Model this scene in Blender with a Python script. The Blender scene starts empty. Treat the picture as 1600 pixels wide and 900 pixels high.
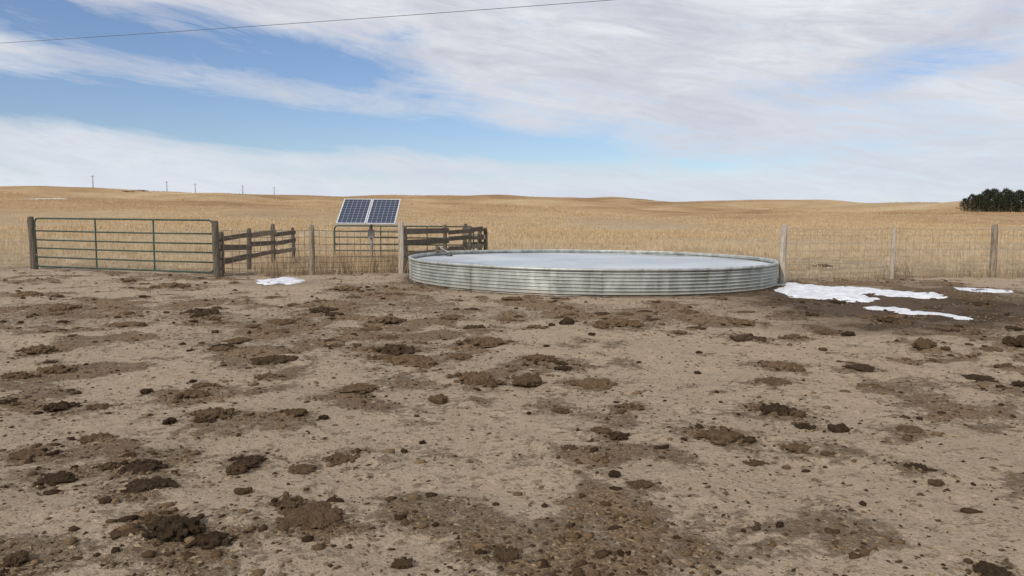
import bpy, math, random
import numpy as np
from mathutils import Vector, Matrix, noise as mnoise
random.seed(7); rng=np.random.default_rng(7)
sc=bpy.context.scene
sc.view_settings.view_transform='Standard'; sc.view_settings.look='None'; sc.view_settings.exposure=0
COL=sc.collection
# ------------------------------------------------------------------ camera
CAMH=1.5; PITCH=math.radians(5.24); ROLL=math.radians(0.5); F=1200.0
fw=Vector((0,math.cos(PITCH),-math.sin(PITCH))); rt0=Vector((1,0,0)); up0=rt0.cross(fw)
rt=rt0*math.cos(ROLL)+up0*math.sin(ROLL); up=up0*math.cos(ROLL)-rt0*math.sin(ROLL)
cd=bpy.data.cameras.new("camera"); cam=bpy.data.objects.new("camera",cd); COL.objects.link(cam)
cd.sensor_width=36; cd.lens=36*F/1600; cd.clip_end=9000; cd.clip_start=0.05
M=Matrix((rt,up,-fw)).transposed().to_4x4(); M.translation=Vector((0,0,CAMH)); cam.matrix_world=M
sc.camera=cam
def ray(px,py): return (fw+rt*((px-800)/F)+up*((450-py)/F))
def survey(px,py,z=0.0):
    d=ray(px,py); t=(z-CAMH)/d.z
    return (d.x*t,d.y*t)
# ------------------------------------------------------------------ noise
def vnoise(x,y,seed=0):
    x=np.asarray(x,float); y=np.asarray(y,float)
    xi=np.floor(x).astype(np.int64); yi=np.floor(y).astype(np.int64)
    fx=x-xi; fy=y-yi
    fx=fx*fx*fx*(fx*(fx*6-15)+10); fy=fy*fy*fy*(fy*(fy*6-15)+10)
    def h(a,b):
        v=((a&0xffff)*374761393+(b&0xffff)*668265263+seed*69069+12345)&0xffffffff
        v=((v^(v>>13))*1274126177)&0xffffffff
        v=((v^(v>>15))*73244475)&0xffffffff
        return ((v^(v>>16))&0xffffff)/float(0xffffff)
    a=h(xi,yi); b=h(xi+1,yi); c=h(xi,yi+1); d=h(xi+1,yi+1)
    return (a*(1-fx)+b*fx)*(1-fy)+(c*(1-fx)+d*fx)*fy
def fbm(x,y,seed=0,o=4):
    s=0;a=1;t=0
    for i in range(o):
        s=s+a*vnoise(x*2**i+i*17.3,y*2**i-i*9.1,seed+i); t+=a; a*=0.5
    return s/t
def sstep(a,b,x):
    t=np.clip((x-a)/(b-a),0,1); return t*t*(3-2*t)
# ------------------------------------------------------------------ material helpers
def new_mat(name,rough=0.9,metal=0.0,spec=0.2):
    m=bpy.data.materials.new(name); m.use_nodes=True
    nt=m.node_tree; b=nt.nodes['Principled BSDF']
    b.inputs['Roughness'].default_value=rough; b.inputs['Metallic'].default_value=metal
    b.inputs['Specular IOR Level'].default_value=spec
    return m,nt,b
def N(nt,t,**k):
    n=nt.nodes.new(t)
    for a,v in k.items(): setattr(n,a,v)
    return n
def noise_n(nt,vec,scale,detail=4,rough=0.55,dist=0.0):
    n=N(nt,'ShaderNodeTexNoise'); n.inputs['Scale'].default_value=scale
    n.inputs['Detail'].default_value=detail; n.inputs['Roughness'].default_value=rough; n.inputs['Distortion'].default_value=dist
    if vec is not None: nt.links.new(vec,n.inputs['Vector'])
    return n.outputs['Fac']
def ramp(nt,fac,stops,interp='LINEAR'):
    r=N(nt,'ShaderNodeValToRGB'); r.color_ramp.interpolation=interp
    e=r.color_ramp.elements
    while len(e)<len(stops): e.new(0.5)
    for i,(p,c) in enumerate(stops):
        e[i].position=p; e[i].color=(c,c,c,1) if isinstance(c,(int,float)) else (*c,1)
    nt.links.new(fac,r.inputs['Fac']); return r.outputs['Color']
def mixc(nt,fac,a,b,mode='MIX'):
    m=N(nt,'ShaderNodeMix',data_type='RGBA',blend_type=mode)
    for s,v in ((m.inputs[0],fac),(m.inputs[6],a),(m.inputs[7],b)):
        if isinstance(v,(int,float)): s.default_value=v
        elif isinstance(v,tuple): s.default_value=(*v,1)
        else: nt.links.new(v,s)
    return m.outputs[2]
def mth(nt,op,a,b=None,c=None,clamp=False):
    m=N(nt,'ShaderNodeMath',operation=op); m.use_clamp=clamp
    for i,v in enumerate((a,b,c)):
        if v is None: continue
        if isinstance(v,(int,float)): m.inputs[i].default_value=v
        else: nt.links.new(v,m.inputs[i])
    return m.outputs[0]
def bump(nt,b,h,strength=0.5,dist=0.02):
    n=N(nt,'ShaderNodeBump'); n.inputs['Strength'].default_value=strength; n.inputs['Distance'].default_value=dist
    nt.links.new(h,n.inputs['Height']); nt.links.new(n.outputs[0],b.inputs['Normal'])
def objco(nt): return N(nt,'ShaderNodeTexCoord').outputs['Object']
def mapping(nt,vec,scale=(1,1,1),rot=(0,0,0)):
    m=N(nt,'ShaderNodeMapping'); m.inputs['Scale'].default_value=scale; m.inputs['Rotation'].default_value=rot
    nt.links.new(vec,m.inputs['Vector']); return m.outputs[0]
# ------------------------------------------------------------------ mesh builder
class MB:
    def __init__(s): s.v=[]; s.f=[]
    def add(s,vs,fs):
        o=len(s.v); s.v.extend([tuple(v) for v in vs]); s.f.extend([tuple(i+o for i in f) for f in fs])
    def tube(s,pts,r,n=8,nrm=None,closed=False,caps=True):
        pts=[Vector(p) for p in pts]; m=len(pts)
        rr=r if isinstance(r,(list,tuple)) else [r]*m
        vs=[];fs=[]
        for i,p in enumerate(pts):
            if closed: t=(pts[(i+1)%m]-pts[i-1]).normalized()
            else: t=(pts[min(i+1,m-1)]-pts[max(i-1,0)]).normalized()
            a=Vector(nrm) if nrm is not None else (Vector((0,0,1)) if abs(t.z)<0.8 else Vector((0,1,0)))
            b=t.cross(a).normalized(); a2=b.cross(t).normalized()
            for k in range(n):
                q=2*math.pi*(k+0.5)/n
                vs.append(p+(a2*math.cos(q)+b*math.sin(q))*rr[i])
        L=m if closed else m-1
        for i in range(L):
            j=(i+1)%m
            for k in range(n):
                k2=(k+1)%n
                fs.append((i*n+k,i*n+k2,j*n+k2,j*n+k))
        if not closed and caps:
            fs.append(tuple(range(n-1,-1,-1))); fs.append(tuple((m-1)*n+k for k in range(n)))
        s.add(vs,fs)
    def box(s,c,size,mat=None,bev=0.0):
        c=Vector(c); x,y,z=[q/2 for q in size]
        b=min(bev,x*.9,y*.9,z*.9)
        if b<=0:
            vs=[Vector((sx*x,sy*y,sz*z)) for sx in(-1,1) for sy in(-1,1) for sz in(-1,1)]
            fs=[(0,1,3,2),(4,6,7,5),(0,4,5,1),(2,3,7,6),(0,2,6,4),(1,5,7,3)]
        else:
            prof=[(-y+b,-z),(y-b,-z),(y,-z+b),(y,z-b),(y-b,z),(-y+b,z),(-y,z-b),(-y,-z+b)]
            vs=[];fs=[]
            for xx,k in((-x,0.9),(-x+b,1),(x-b,1),(x,0.9)):
                for p in prof: vs.append(Vector((xx,p[0]*k,p[1]*k)))
            for i in range(3):
                for k in range(8): fs.append((i*8+k,(i+1)*8+k,(i+1)*8+(k+1)%8,i*8+(k+1)%8))
            fs.append(tuple(range(8))); fs.append(tuple(24+k for k in range(7,-1,-1)))
        if mat is not None: vs=[mat@v for v in vs]
        s.add([v+c for v in vs],fs)
    def build(s,name,mat,parent=None,origin=None,smooth=False):
        o=Vector(origin) if origin is not None else Vector((0,0,0))
        me=bpy.data.meshes.new(name); me.from_pydata([tuple(Vector(v)-o) for v in s.v],[],s.f); me.update()
        if smooth: me.polygons.foreach_set('use_smooth',[True]*len(me.polygons))
        me.materials.append(mat)
        ob=bpy.data.objects.new(name,me); COL.objects.link(ob)
        if parent is not None: ob.parent=parent
        else: ob.location=o
        return ob
def np_mesh(name,V,Fc,mat,colors=None,smooth=False):
    me=bpy.data.meshes.new(name); k=Fc.shape[1]
    me.vertices.add(len(V)); me.vertices.foreach_set('co',np.ascontiguousarray(V,dtype=np.float32).ravel())
    me.loops.add(Fc.size); me.loops.foreach_set('vertex_index',np.ascontiguousarray(Fc,dtype=np.int32).ravel())
    me.polygons.add(len(Fc)); me.polygons.foreach_set('loop_start',np.arange(0,Fc.size,k,dtype=np.int32))
    me.update(calc_edges=True)
    me.polygons.foreach_set('use_smooth',np.full(len(Fc),smooth))
    if colors is not None:
        for nm,C in colors.items():
            a=me.color_attributes.new(nm,'FLOAT_COLOR','POINT')
            C4=np.ones((len(V),4),np.float32); C4[:,:C.shape[1]]=C; a.data.foreach_set('color',C4.ravel())
    me.materials.append(mat)
    ob=bpy.data.objects.new(name,me); COL.objects.link(ob); return ob
def empty(name,loc,label,cat,group=None):
    e=bpy.data.objects.new(name,None); e.empty_display_size=0.2; e.location=loc; COL.objects.link(e)
    e["label"]=label; e["category"]=cat
    if group: e["group"]=group
    return e
def tag(o,label,cat,group=None):
    o["label"]=label; o["category"]=cat
    if group: o["group"]=group
# ------------------------------------------------------------------ terrain
sky_tab=[(-200,294),(0,291),(60,290),(100,292),(160,293),(200,297),(240,301),(300,303),(350,303),(400,306),(460,306),(510,309),(560,308),(640,306),(715,305),(750,308),(800,307),(850,309),(900,310),(960,307),(1000,311),(1045,316),(1100,314),(1180,312),(1300,312),(1345,317),(1400,319),(1500,322),(1600,323),(1800,321)]
th=[];an=[]
for a,b in sky_tab:
    d=ray(a,b); th.append(math.atan2(d.x,d.y)); an.append(d.z/math.hypot(d.x,d.y))
def terrain_z(x,y):
    x=np.asarray(x,float); y=np.asarray(y,float)
    D=np.hypot(x,y); t=np.arctan2(x,y)
    a=(np.interp(t-.011,th,an)+2*np.interp(t,th,an)+np.interp(t+.011,th,an))/4
    a0=np.interp(t,[-3,-.7,0,.7,3],[.034,.034,.028,.020,.020])
    ridge=640+220*(vnoise(t*5+40,t*0+3,5)-0.5)
    q=np.clip((D-45)/(ridge-45),0,1); P=1-(1-q)**2
    aa=a0+(a-a0)*sstep(0.45,0.95,q)
    z=np.minimum(D,ridge)*aa*P+1.5*q
    hum=(fbm(x/80,y/62,11,3)-0.5)
    z=z+hum*12*sstep(80,280,D)*(1-sstep(0.58,0.9,q))
    z=z-sstep(0,400,D-ridge-60)*6
    z=z+(fbm(x/14,y/14,31,3)-0.5)*0.6*sstep(26,60,D)
    near=1-sstep(24,40,D)
    z=z+near*((fbm(x*0.5,y*0.5,3,3)-0.5)*0.06+(fbm(x*2.4,y*2.4,8,3)-0.5)*0.055+(fbm(x*6.5,y*6.5,14,2)-0.5)*0.030)
    return z
def fence_y(x):
    return np.interp(x,[-40,-12.9,-7.2,-2.9,-1.5,5.9,9.5,13,40],[23,20.9,19.2,20.2,20.6,18.6,19.6,20.6,23])
TC=Vector((1.93,19.2,0)); TR=4.45; TH=0.50
pilelist=[
(215,738,95,'c',1),(88,750,66,'f',1),(232,768,92,'c',1),(275,838,105,'c',1),(330,852,80,'c',1),(240,822,60,'c',0),(200,840,48,'f',0),(480,812,110,'f',0),(450,795,60,'c',0),(520,830,60,'c',0),(335,656,72,'c',0),
(95,638,55,'c',1),(155,637,42,'c',0),(45,716,60,'f',0),(152,692,60,'c',0),(385,728,66,'c',1),(370,740,30,'k',0),(470,738,44,'f',0),(535,722,62,'c',0),(265,665,24,'k',1),(170,735,40,'c',0),(320,665,40,'c',1),
(460,653,50,'c',0),(165,792,22,'k',0),(628,882,32,'k',0),(785,872,72,'c',0),(25,886,44,'k',0),(1548,893,60,'f',1),(428,567,75,'f',1),(315,490,62,'c',1),(330,498,36,'c',0),
(505,487,50,'c',1),(440,506,50,'f',0),(622,551,84,'c',1),(645,567,100,'f',0),(600,562,50,'c',0),(742,515,50,'c',1),(720,560,42,'f',0),(755,540,80,'c',0),(885,504,32,'k',1),
(862,508,12,'k',1),(845,565,56,'c',0),(880,581,36,'c',1),(870,572,40,'c',1),(822,601,44,'k',0),(738,596,80,'c',0),(765,604,50,'c',0),(930,603,76,'f',0),(900,600,40,'c',0),(965,686,46,'c',1),(940,680,40,'c',0),(960,748,23,'k',1),
(1130,688,95,'c',0),(1105,682,50,'c',0),(1160,692,50,'c',1),(1252,703,62,'c',0),(1311,673,32,'k',1),(1215,646,70,'c',1),(1190,640,40,'c',0),(1257,668,38,'c',1),(1247,651,24,'k',0),(1210,601,56,'f',0),(1225,575,66,'c',0),
(1360,606,44,'f',0),(1442,545,38,'k',0),(1530,593,46,'f',1),(1591,538,42,'k',1),(1592,603,20,'k',1),(1525,477,34,'f',1),(1168,531,60,'c',1),(1160,505,50,'f',0),
(1075,490,40,'f',0),(1240,528,46,'c',0),(970,510,76,'c',0),(940,515,40,'c',0),(1430,736,40,'c',1),(1462,755,24,'k',0),(890,705,32,'c',0),(685,627,30,'k',0),(632,708,13,'k',1),
(380,770,24,'k',0),(985,641,50,'c',0),(265,449,60,'c',0),(45,463,50,'f',0),(1570,578,32,'f',0),(1325,521,20,'k',1),(1092,550,10,'k',1),(925,523,11,'k',1),
(1090,581,12,'k',1),(420,595,50,'c',0),(230,616,20,'k',1),(505,655,16,'k',1),(1290,519,46,'c',0),(610,505,50,'c',0),(100,485,60,'c',0),(60,548,60,'c',0),
(200,508,46,'f',0),(540,455,50,'c',0),(800,470,34,'f',0),(1390,503,40,'f',1),(1345,455,34,'f',1),(1480,515,36,'f',0),(1285,417,34,'c',1),(1530,456,26,'f',1),
(1180,722,40,'c',0),(705,500,36,'f',0),(372,535,40,'f',0),(320,605,50,'c',0),(1420,680,44,'f',0),(1000,765,40,'f',0),(875,640,36,'f',0),(560,612,60,'f',0),(300,620,60,'c',0),(30,590,60,'c',0),(90,580,50,'c',0)]
PW=[]
for (px,py,w,k,dk) in pilelist:
    x,y=survey(px,py+ (2 if k=='k' else 0)); PW.append((x,y,w*y/F*0.95,k,dk))
while len(PW)<298:
    y=4.0+15.5*random.random()**0.65; x=random.uniform(-0.72,0.72)*y
    if y>float(fence_y(x))-0.5: continue
    if math.hypot(x-TC.x,y-TC.y)<5.0: continue
    if float(fbm(x*0.45,y*0.45,77,3))<random.uniform(0.34,0.52): continue
    k=random.choice('cfcfkkk'); w={'c':random.uniform(.10,.30),'f':random.uniform(.12,.30),'k':random.uniform(.04,.10)}[k]
    PW.append((x,y,w,k,random.random()<0.4))
def litter(x,y):
    wx=x+0.5*(vnoise(x*1.3,y*1.3,201)-0.5); wy=y+0.5*(vnoise(x*1.3,y*1.3,202)-0.5)
    a=fbm(wx*0.42,wy*0.42,77,4); b=fbm(wx*1.9+5,wy*1.9,88,4)
    return 0.04+sstep(0.44,0.76,a)*0.26+sstep(0.46,0.70,b)*0.42*sstep(0.36,0.60,a)+sstep(0.56,0.72,b)*0.36
def halo(x,y):
    H=np.zeros_like(x)
    for i,(cx,cy,w,k,dk) in enumerate(PW):
        if k=='k': continue
        m=(abs(x-cx)<w*2.4)&(abs(y-cy)<w*2.4)
        if not m.any(): continue
        xx=x[m];yy=y[m]; q=(fbm(xx*4.6+i,yy*4.6,300,4)-0.30)*2.2
        H[m]=np.maximum(H[m],0.85*np.exp(-(((xx-cx)**2+((yy-cy))**2)/(0.85*w)**2))*np.clip(q,0,1.2))
    return H
def gr(x,y,px,py,rx,ry):
    cx,cy=survey(px,py); return np.exp(-(((x-cx)/rx)**2+((y-cy)/ry)**2))
def wet(x,y):
    W=1.0*gr(x,y,1290,466,2.0,2.2)+1.0*gr(x,y,1420,490,1.9,1.3)+0.9*gr(x,y,1560,480,2.2,1.6)+0.6*gr(x,y,1400,512,1.8,.6)+0.5*gr(x,y,437,443,.9,.6)+0.5*gr(x,y,1500,455,2,1.5)
    r=np.hypot(x-TC.x,y-TC.y); W=W+0.8*np.exp(-((r-4.45)/0.2)**2)
    return np.clip(W,0,1)
def axis(lo,hi,step,ext_lo,ext_hi,g=1.06):
    a=list(np.arange(lo,hi,step)); s=step; p=a[-1]
    while p<ext_hi: s*=g; p+=s; a.append(p)
    s=step; p=a[0]; b=[]
    while p>ext_lo: s*=g; p-=s; b.append(p)
    return np.array(b[::-1]+a)
ax=axis(-13.5,13.5,0.06,-2600,2600,1.045); ay=axis(2.4,22,0.055,-2000,2800,1.033)
X,Y=np.meshgrid(ax,ay); x=X.ravel(); y=Y.ravel(); z=terrain_z(x,y)
Dd=np.hypot(x,y)
fy=fence_y(x)
edge=(fbm(x*0.6,y*0.6,21,4)-0.5)*3.2
gmask=sstep(-0.2,1.6,y-fy+edge*0.6+0.1)
gmask=np.where(Dd>60,1,gmask)
gmask=np.where((y<-30)|(abs(x)>40),1,gmask)
L=np.zeros_like(x); nr=Dd<45
Lh=halo(x[nr],y[nr]); L[nr]=np.clip(litter(x[nr],y[nr])+Lh,0,1)
inner=(1-gmask[nr])
z[nr]+=inner*(L[nr]*0.042*(fbm(x[nr]*10,y[nr]*10,90,2)-0.12))
Wt=wet(x,y)
far=sstep(60,200,Dd)
nx=len(ax); ny=len(ay)
idx=np.arange(nx*ny).reshape(ny,nx)
Q=np.stack([idx[:-1,:-1].ravel(),idx[:-1,1:].ravel(),idx[1:,1:].ravel(),idx[1:,:-1].ravel()],1)
gm,nt,b=new_mat("ground_dirt_and_dry_grass",0.95,0,0.1)
geo=N(nt,'ShaderNodeNewGeometry').outputs['Position']
gsx=N(nt,'ShaderNodeSeparateXYZ'); nt.links.new(geo,gsx.inputs[0])
att=N(nt,'ShaderNodeAttribute'); att.attribute_name='mask'; sep=N(nt,'ShaderNodeSeparateColor'); nt.links.new(att.outputs['Color'],sep.inputs[0])
GR,WT,LT=sep.outputs[0],sep.outputs[1],sep.outputs[2]
att2=N(nt,'ShaderNodeAttribute'); att2.attribute_name='mask_far'; sep2=N(nt,'ShaderNodeSeparateColor'); nt.links.new(att2.outputs['Color'],sep2.inputs[0]); FAR=sep2.outputs[0]
n_big=noise_n(nt,geo,0.35,4,0.6); n_mid=noise_n(nt,geo,2.2,5,0.68,0.4); n_fine=noise_n(nt,geo,13,6,0.75,0.3); n_vf=noise_n(nt,geo,55,4,0.75)
warm=ramp(nt,mth(nt,'ADD',mth(nt,'MULTIPLY',gsx.outputs[0],0.09),n_big),[(0.4,0.0),(1.0,1.0)])
sand=ramp(nt,n_big,[(0.3,(0.355,0.278,0.198)),(0.5,(0.43,0.34,0.245)),(0.7,(0.50,0.395,0.285))])
sand=mixc(nt,mth(nt,'MULTIPLY',warm,0.5),sand,(0.54,0.405,0.262))
sand=mixc(nt,0.5,sand,ramp(nt,n_mid,[(0.3,(0.25,0.185,0.127)),(0.5,(0.43,0.335,0.24)),(0.7,(0.54,0.435,0.312))]))
sand=mixc(nt,0.42,sand,ramp(nt,n_vf,[(0.32,(0.15,0.105,0.067)),(0.5,(0.43,0.335,0.24)),(0.7,(0.63,0.51,0.37))]))
lit=mth(nt,'ADD',mth(nt,'MULTIPLY',LT,0.38),mth(nt,'ADD',mth(nt,'MULTIPLY',n_fine,0.75),mth(nt,'MULTIPLY',n_mid,0.25)))
litm=ramp(nt,lit,[(0.575,0.0),(0.72,1.0)])
litc=ramp(nt,n_vf,[(0.3,(0.065,0.041,0.024)),(0.5,(0.175,0.112,0.063)),(0.7,(0.35,0.245,0.142))])
dirt=mixc(nt,mth(nt,'MULTIPLY',litm,0.83),sand,litc)
vor=N(nt,'ShaderNodeTexVoronoi'); vor.inputs['Scale'].default_value=26; nt.links.new(geo,vor.inputs['Vector'])
vm=ramp(nt,vor.outputs['Distance'],[(0.13,1.0),(0.22,0.0)])
vc=ramp(nt,vor.outputs['Color'],[(0.0,(0.09,0.058,0.032)),(0.6,(0.19,0.122,0.066)),(0.8,(0.4,0.28,0.16)),(1.0,(0.5,0.4,0.27))])
dirt=mixc(nt,mth(nt,'MULTIPLY',vm,0.5),dirt,vc)
vor2=N(nt,'ShaderNodeTexVoronoi'); vor2.inputs['Scale'].default_value=9; vor2.inputs['Randomness'].default_value=1.0
wv=N(nt,'ShaderNodeVectorMath',operation='ADD'); nt.links.new(geo,wv.inputs[0]); cwx=N(nt,'ShaderNodeTexNoise'); cwx.inputs['Scale'].default_value=20; nt.links.new(geo,cwx.inputs['Vector'])
wsc=N(nt,'ShaderNodeVectorMath',operation='SCALE'); wsc.inputs['Scale'].default_value=0.12; nt.links.new(cwx.outputs['Color'],wsc.inputs[0]); nt.links.new(wsc.outputs[0],wv.inputs[1]); nt.links.new(wv.outputs[0],vor2.inputs['Vector'])
vm2=ramp(nt,vor2.outputs['Distance'],[(0.16,1.0),(0.30,0.0)])
vr2=N(nt,'ShaderNodeSeparateColor'); nt.links.new(vor2.outputs['Color'],vr2.inputs[0])
vmk=mth(nt,'MULTIPLY',vm2,mth(nt,'GREATER_THAN',vr2.outputs[0],0.7))
dirt=mixc(nt,mth(nt,'MULTIPLY',vmk,0.5),dirt,litc)
wetm=mth(nt,'MULTIPLY',WT,mth(nt,'ADD',mth(nt,'MULTIPLY',n_mid,1.5),0.4),clamp=True)
wetc=mixc(nt,n_fine,(0.035,0.022,0.014),(0.13,0.085,0.055))
dirt=mixc(nt,mth(nt,'MULTIPLY',wetm,0.9),dirt,wetc)
g1=noise_n(nt,geo,0.9,6,0.7); g2=noise_n(nt,geo,0.03,6,0.65,0.5); g3=noise_n(nt,geo,0.009,5,0.6); g4=noise_n(nt,geo,7,4,0.7)
gnear=ramp(nt,g1,[(0.3,(0.26,0.187,0.11)),(0.5,(0.42,0.318,0.2)),(0.7,(0.55,0.435,0.285))])
gnear=mixc(nt,0.4,gnear,ramp(nt,g4,[(0.3,(0.16,0.115,0.07)),(0.7,(0.6,0.485,0.32))]))
gfar=ramp(nt,g2,[(0.38,(0.20,0.108,0.045)),(0.5,(0.375,0.24,0.118)),(0.62,(0.52,0.39,0.23))])
gfar=mixc(nt,0.5,gfar,ramp(nt,g3,[(0.42,(0.21,0.112,0.048)),(0.5,(0.385,0.25,0.125)),(0.57,(0.54,0.415,0.25))]))
gfar=mixc(nt,0.3,gfar,ramp(nt,g1,[(0.3,(0.13,0.078,0.038)),(0.7,(0.57,0.425,0.26))]))
grassc=mixc(nt,FAR,gnear,gfar)
gmk=ramp(nt,mth(nt,'ADD',GR,mth(nt,'MULTIPLY',mth(nt,'SUBTRACT',n_mid,0.5),0.9)),[(0.3,0.0),(0.75,1.0)])
col=mixc(nt,gmk,dirt,grassc)
nt.links.new(col,b.inputs['Base Color'])
hh=mth(nt,'ADD',mth(nt,'MULTIPLY',n_fine,1.3),mth(nt,'ADD',mth(nt,'MULTIPLY',n_vf,0.5),mth(nt,'MULTIPLY',litm,0.6)))
hh=mth(nt,'ADD',hh,mth(nt,'ADD',mth(nt,'MULTIPLY',vm,0.3),mth(nt,'MULTIPLY',vmk,0.5)))
bump(nt,b,hh,1.0,0.036)
ground=np_mesh("ground",np.stack([x,y,z],1),Q,gm,{'mask':np.stack([gmask,Wt,L],1),'mask_far':np.stack([far,far,far],1)},True)
ground["kind"]="structure"
def gz(px_,py_):
    x=np.atleast_1d(np.asarray(px_,float)); y=np.atleast_1d(np.asarray(py_,float))
    Z=z.reshape(ny,nx)
    i=np.clip(np.searchsorted(ax,x)-1,0,nx-2); j=np.clip(np.searchsorted(ay,y)-1,0,ny-2)
    tx=(x-ax[i])/(ax[i+1]-ax[i]); ty=(y-ay[j])/(ay[j+1]-ay[j])
    return (Z[j,i]*(1-tx)+Z[j,i+1]*tx)*(1-ty)+(Z[j+1,i]*(1-tx)+Z[j+1,i+1]*tx)*ty
def g1z(a,b): return float(gz(a,b)[0])
# ------------------------------------------------------------------ object materials
def wood_mat(name,c1,c2,c3):
    m,nt,b=new_mat(name,0.9,0,0.15); o=objco(nt)
    v=mapping(nt,o,(9,9,1.2)); a=noise_n(nt,v,3,6,0.7,0.4); a2=noise_n(nt,o,2.5,4,0.6)
    c=ramp(nt,a,[(0.32,c1),(0.5,c2),(0.7,c3)])
    c=mixc(nt,mth(nt,'MULTIPLY',a2,0.45),c,tuple(q*0.45 for q in c2))
    nt.links.new(c,b.inputs['Base Color']); bump(nt,b,a,0.7,0.02); return m
m_wood=wood_mat("weathered_grey_wood",(0.09,0.075,0.055),(0.25,0.205,0.155),(0.40,0.34,0.27))
m_pale=wood_mat("pale_weathered_wood",(0.2,0.17,0.135),(0.42,0.365,0.295),(0.58,0.52,0.44))
m_dark=wood_mat("dark_weathered_wood",(0.05,0.042,0.032),(0.13,0.11,0.085),(0.24,0.205,0.16))
m_board=wood_mat("weathered_brown_board",(0.055,0.043,0.033),(0.15,0.122,0.095),(0.29,0.245,0.2))
def simple(name,c,c2,scale,rough,metal=0,bs=0.2,spec=0.3):
    m,nt,b=new_mat(name,rough,metal,spec); o=objco(nt); a=noise_n(nt,o,scale,5,0.65)
    nt.links.new(ramp(nt,a,[(0.35,c),(0.65,c2)]),b.inputs['Base Color'])
    if bs: bump(nt,b,a,bs,0.01)
    return m
m_green=simple("weathered_green_enamel",(0.020,0.045,0.034),(0.05,0.08,0.06),12,0.55,0.0)
m_wire=simple("galvanised_wire",(0.20,0.185,0.16),(0.34,0.32,0.29),9,0.6,0.3)
m_rust=simple("rusty_wire",(0.08,0.058,0.042),(0.17,0.125,0.09),9,0.8,0.1)
m_steel=simple("galvanised_steel_post",(0.3,0.3,0.29),(0.45,0.45,0.43),8,0.5,0.5)
m_alu=simple("aluminium_frame",(0.55,0.56,0.57),(0.68,0.69,0.70),6,0.4,0.3)
m_black=simple("grey_cable",(0.07,0.07,0.08),(0.12,0.12,0.13),6,0.6,0)
m_snow=simple("old_snow",(0.50,0.51,0.54),(0.76,0.77,0.80),7,0.6,0,0.8)
m_plastic=simple("dull_dark_plastic",(0.05,0.05,0.05),(0.12,0.11,0.10),6,0.5,0)
m_tank,nt,b=new_mat("galvanised_corrugated_steel",0.45,0.35,0.4); o=objco(nt)
a=noise_n(nt,mapping(nt,o,(1,1,0.5)),3.5,6,0.7); a2=noise_n(nt,mapping(nt,o,(1.3,1.3,0.12)),5,5,0.7)
c=ramp(nt,a,[(0.3,(0.24,0.26,0.24)),(0.5,(0.41,0.43,0.405)),(0.7,(0.57,0.585,0.56))])
c=mixc(nt,ramp(nt,a2,[(0.5,0.0),(0.75,0.65)]),c,(0.19,0.155,0.11))
sx=N(nt,'ShaderNodeSeparateXYZ'); nt.links.new(o,sx.inputs[0])
low=ramp(nt,mth(nt,'ADD',mth(nt,'MULTIPLY',sx.outputs[2],-2.2),mth(nt,'MULTIPLY',a,0.9)),[(0.22,0.0),(0.6,0.8)])
c=mixc(nt,low,c,(0.34,0.26,0.18)); nt.links.new(c,b.inputs['Base Color'])
nt.links.new(ramp(nt,a,[(0.3,0.6),(0.7,0.38)]),b.inputs['Roughness']); bump(nt,b,a2,0.15,0.01)
# ------------------------------------------------------------------ stock tank
tank=empty("stock_tank",TC,"large round corrugated galvanised steel stock tank on dirt","stock tank")
def prof(zv): return TR+0.021*math.sin(2*math.pi*(zv-0.02)/0.068)
mb=MB(); nseg=256; zs=[-0.06+i*(TH+0.06)/80 for i in range(81)]
for zz in zs:
    r=prof(zz)
    for k in range(nseg):
        q=2*math.pi*k/nseg; dd=1+0.0012*math.sin(q*9)+0.0008*math.sin(q*23+zz*6); mb.v.append((TC.x+r*dd*math.cos(q),TC.y+r*dd*math.sin(q),zz))
for i in range(len(zs)-1):
    for k in range(nseg):
        k2=(k+1)%nseg; mb.f.append((i*nseg+k,i*nseg+k2,(i+1)*nseg+k2,(i+1)*nseg+k))
mb.build("wall",m_tank,tank,TC,True)
mb=MB(); mb.tube([(TC.x+(TR+0.01)*math.cos(2*math.pi*k/nseg),TC.y+(TR+0.01)*math.sin(2*math.pi*k/nseg),TH+0.012+0.004*math.sin(k*0.2)) for k in range(nseg)],0.03,10,nrm=(0,0,1),closed=True)
mb.build("rim",m_tank,tank,TC,True)
for s in range(10):
    q0=math.radians(-93+36*s); mb=MB(); cols=[q0+(k-2)*0.0035 for k in range(5)]
    zz=[0.0+i*(TH-0.01)/70 for i in range(71)]
    for zv in zz:
        for q in cols:
            r=prof(zv)+0.011; mb.v.append((TC.x+r*math.cos(q),TC.y+r*math.sin(q),zv))
    for i in range(70):
        for k in range(4): mb.f.append((i*5+k,i*5+k+1,(i+1)*5+k+1,(i+1)*5+k))
    for i in range(7):
        zv=0.02+0.068*i+0.017
        for dq in(-0.0045,0.0045):
            q=q0+dq; r0=prof(zv)
            mb.tube([(TC.x+(r0+e)*math.cos(q),TC.y+(r0+e)*math.sin(q),zv) for e in(0.0,0.02)],0.008,6)
    mb.build("seam",m_tank,tank,TC,True)
m_ice,nt,b=new_mat("thin_ice_on_water",0.3,0,0.45); o=objco(nt)
a=noise_n(nt,mapping(nt,o,(1,1,1)),0.35,4,0.55,0.6); a2=noise_n(nt,o,5,5,0.6)
nt.links.new(ramp(nt,a,[(0.38,(0.29,0.32,0.35)),(0.5,(0.40,0.43,0.46)),(0.62,(0.50,0.53,0.56))]),b.inputs['Base Color'])
nt.links.new(ramp(nt,a,[(0.4,0.22),(0.6,0.42)]),b.inputs['Roughness']); bump(nt,b,a2,0.05,0.01)
WV=[];WF=[];rad=np.linspace(0,TR-0.024,24)
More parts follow.
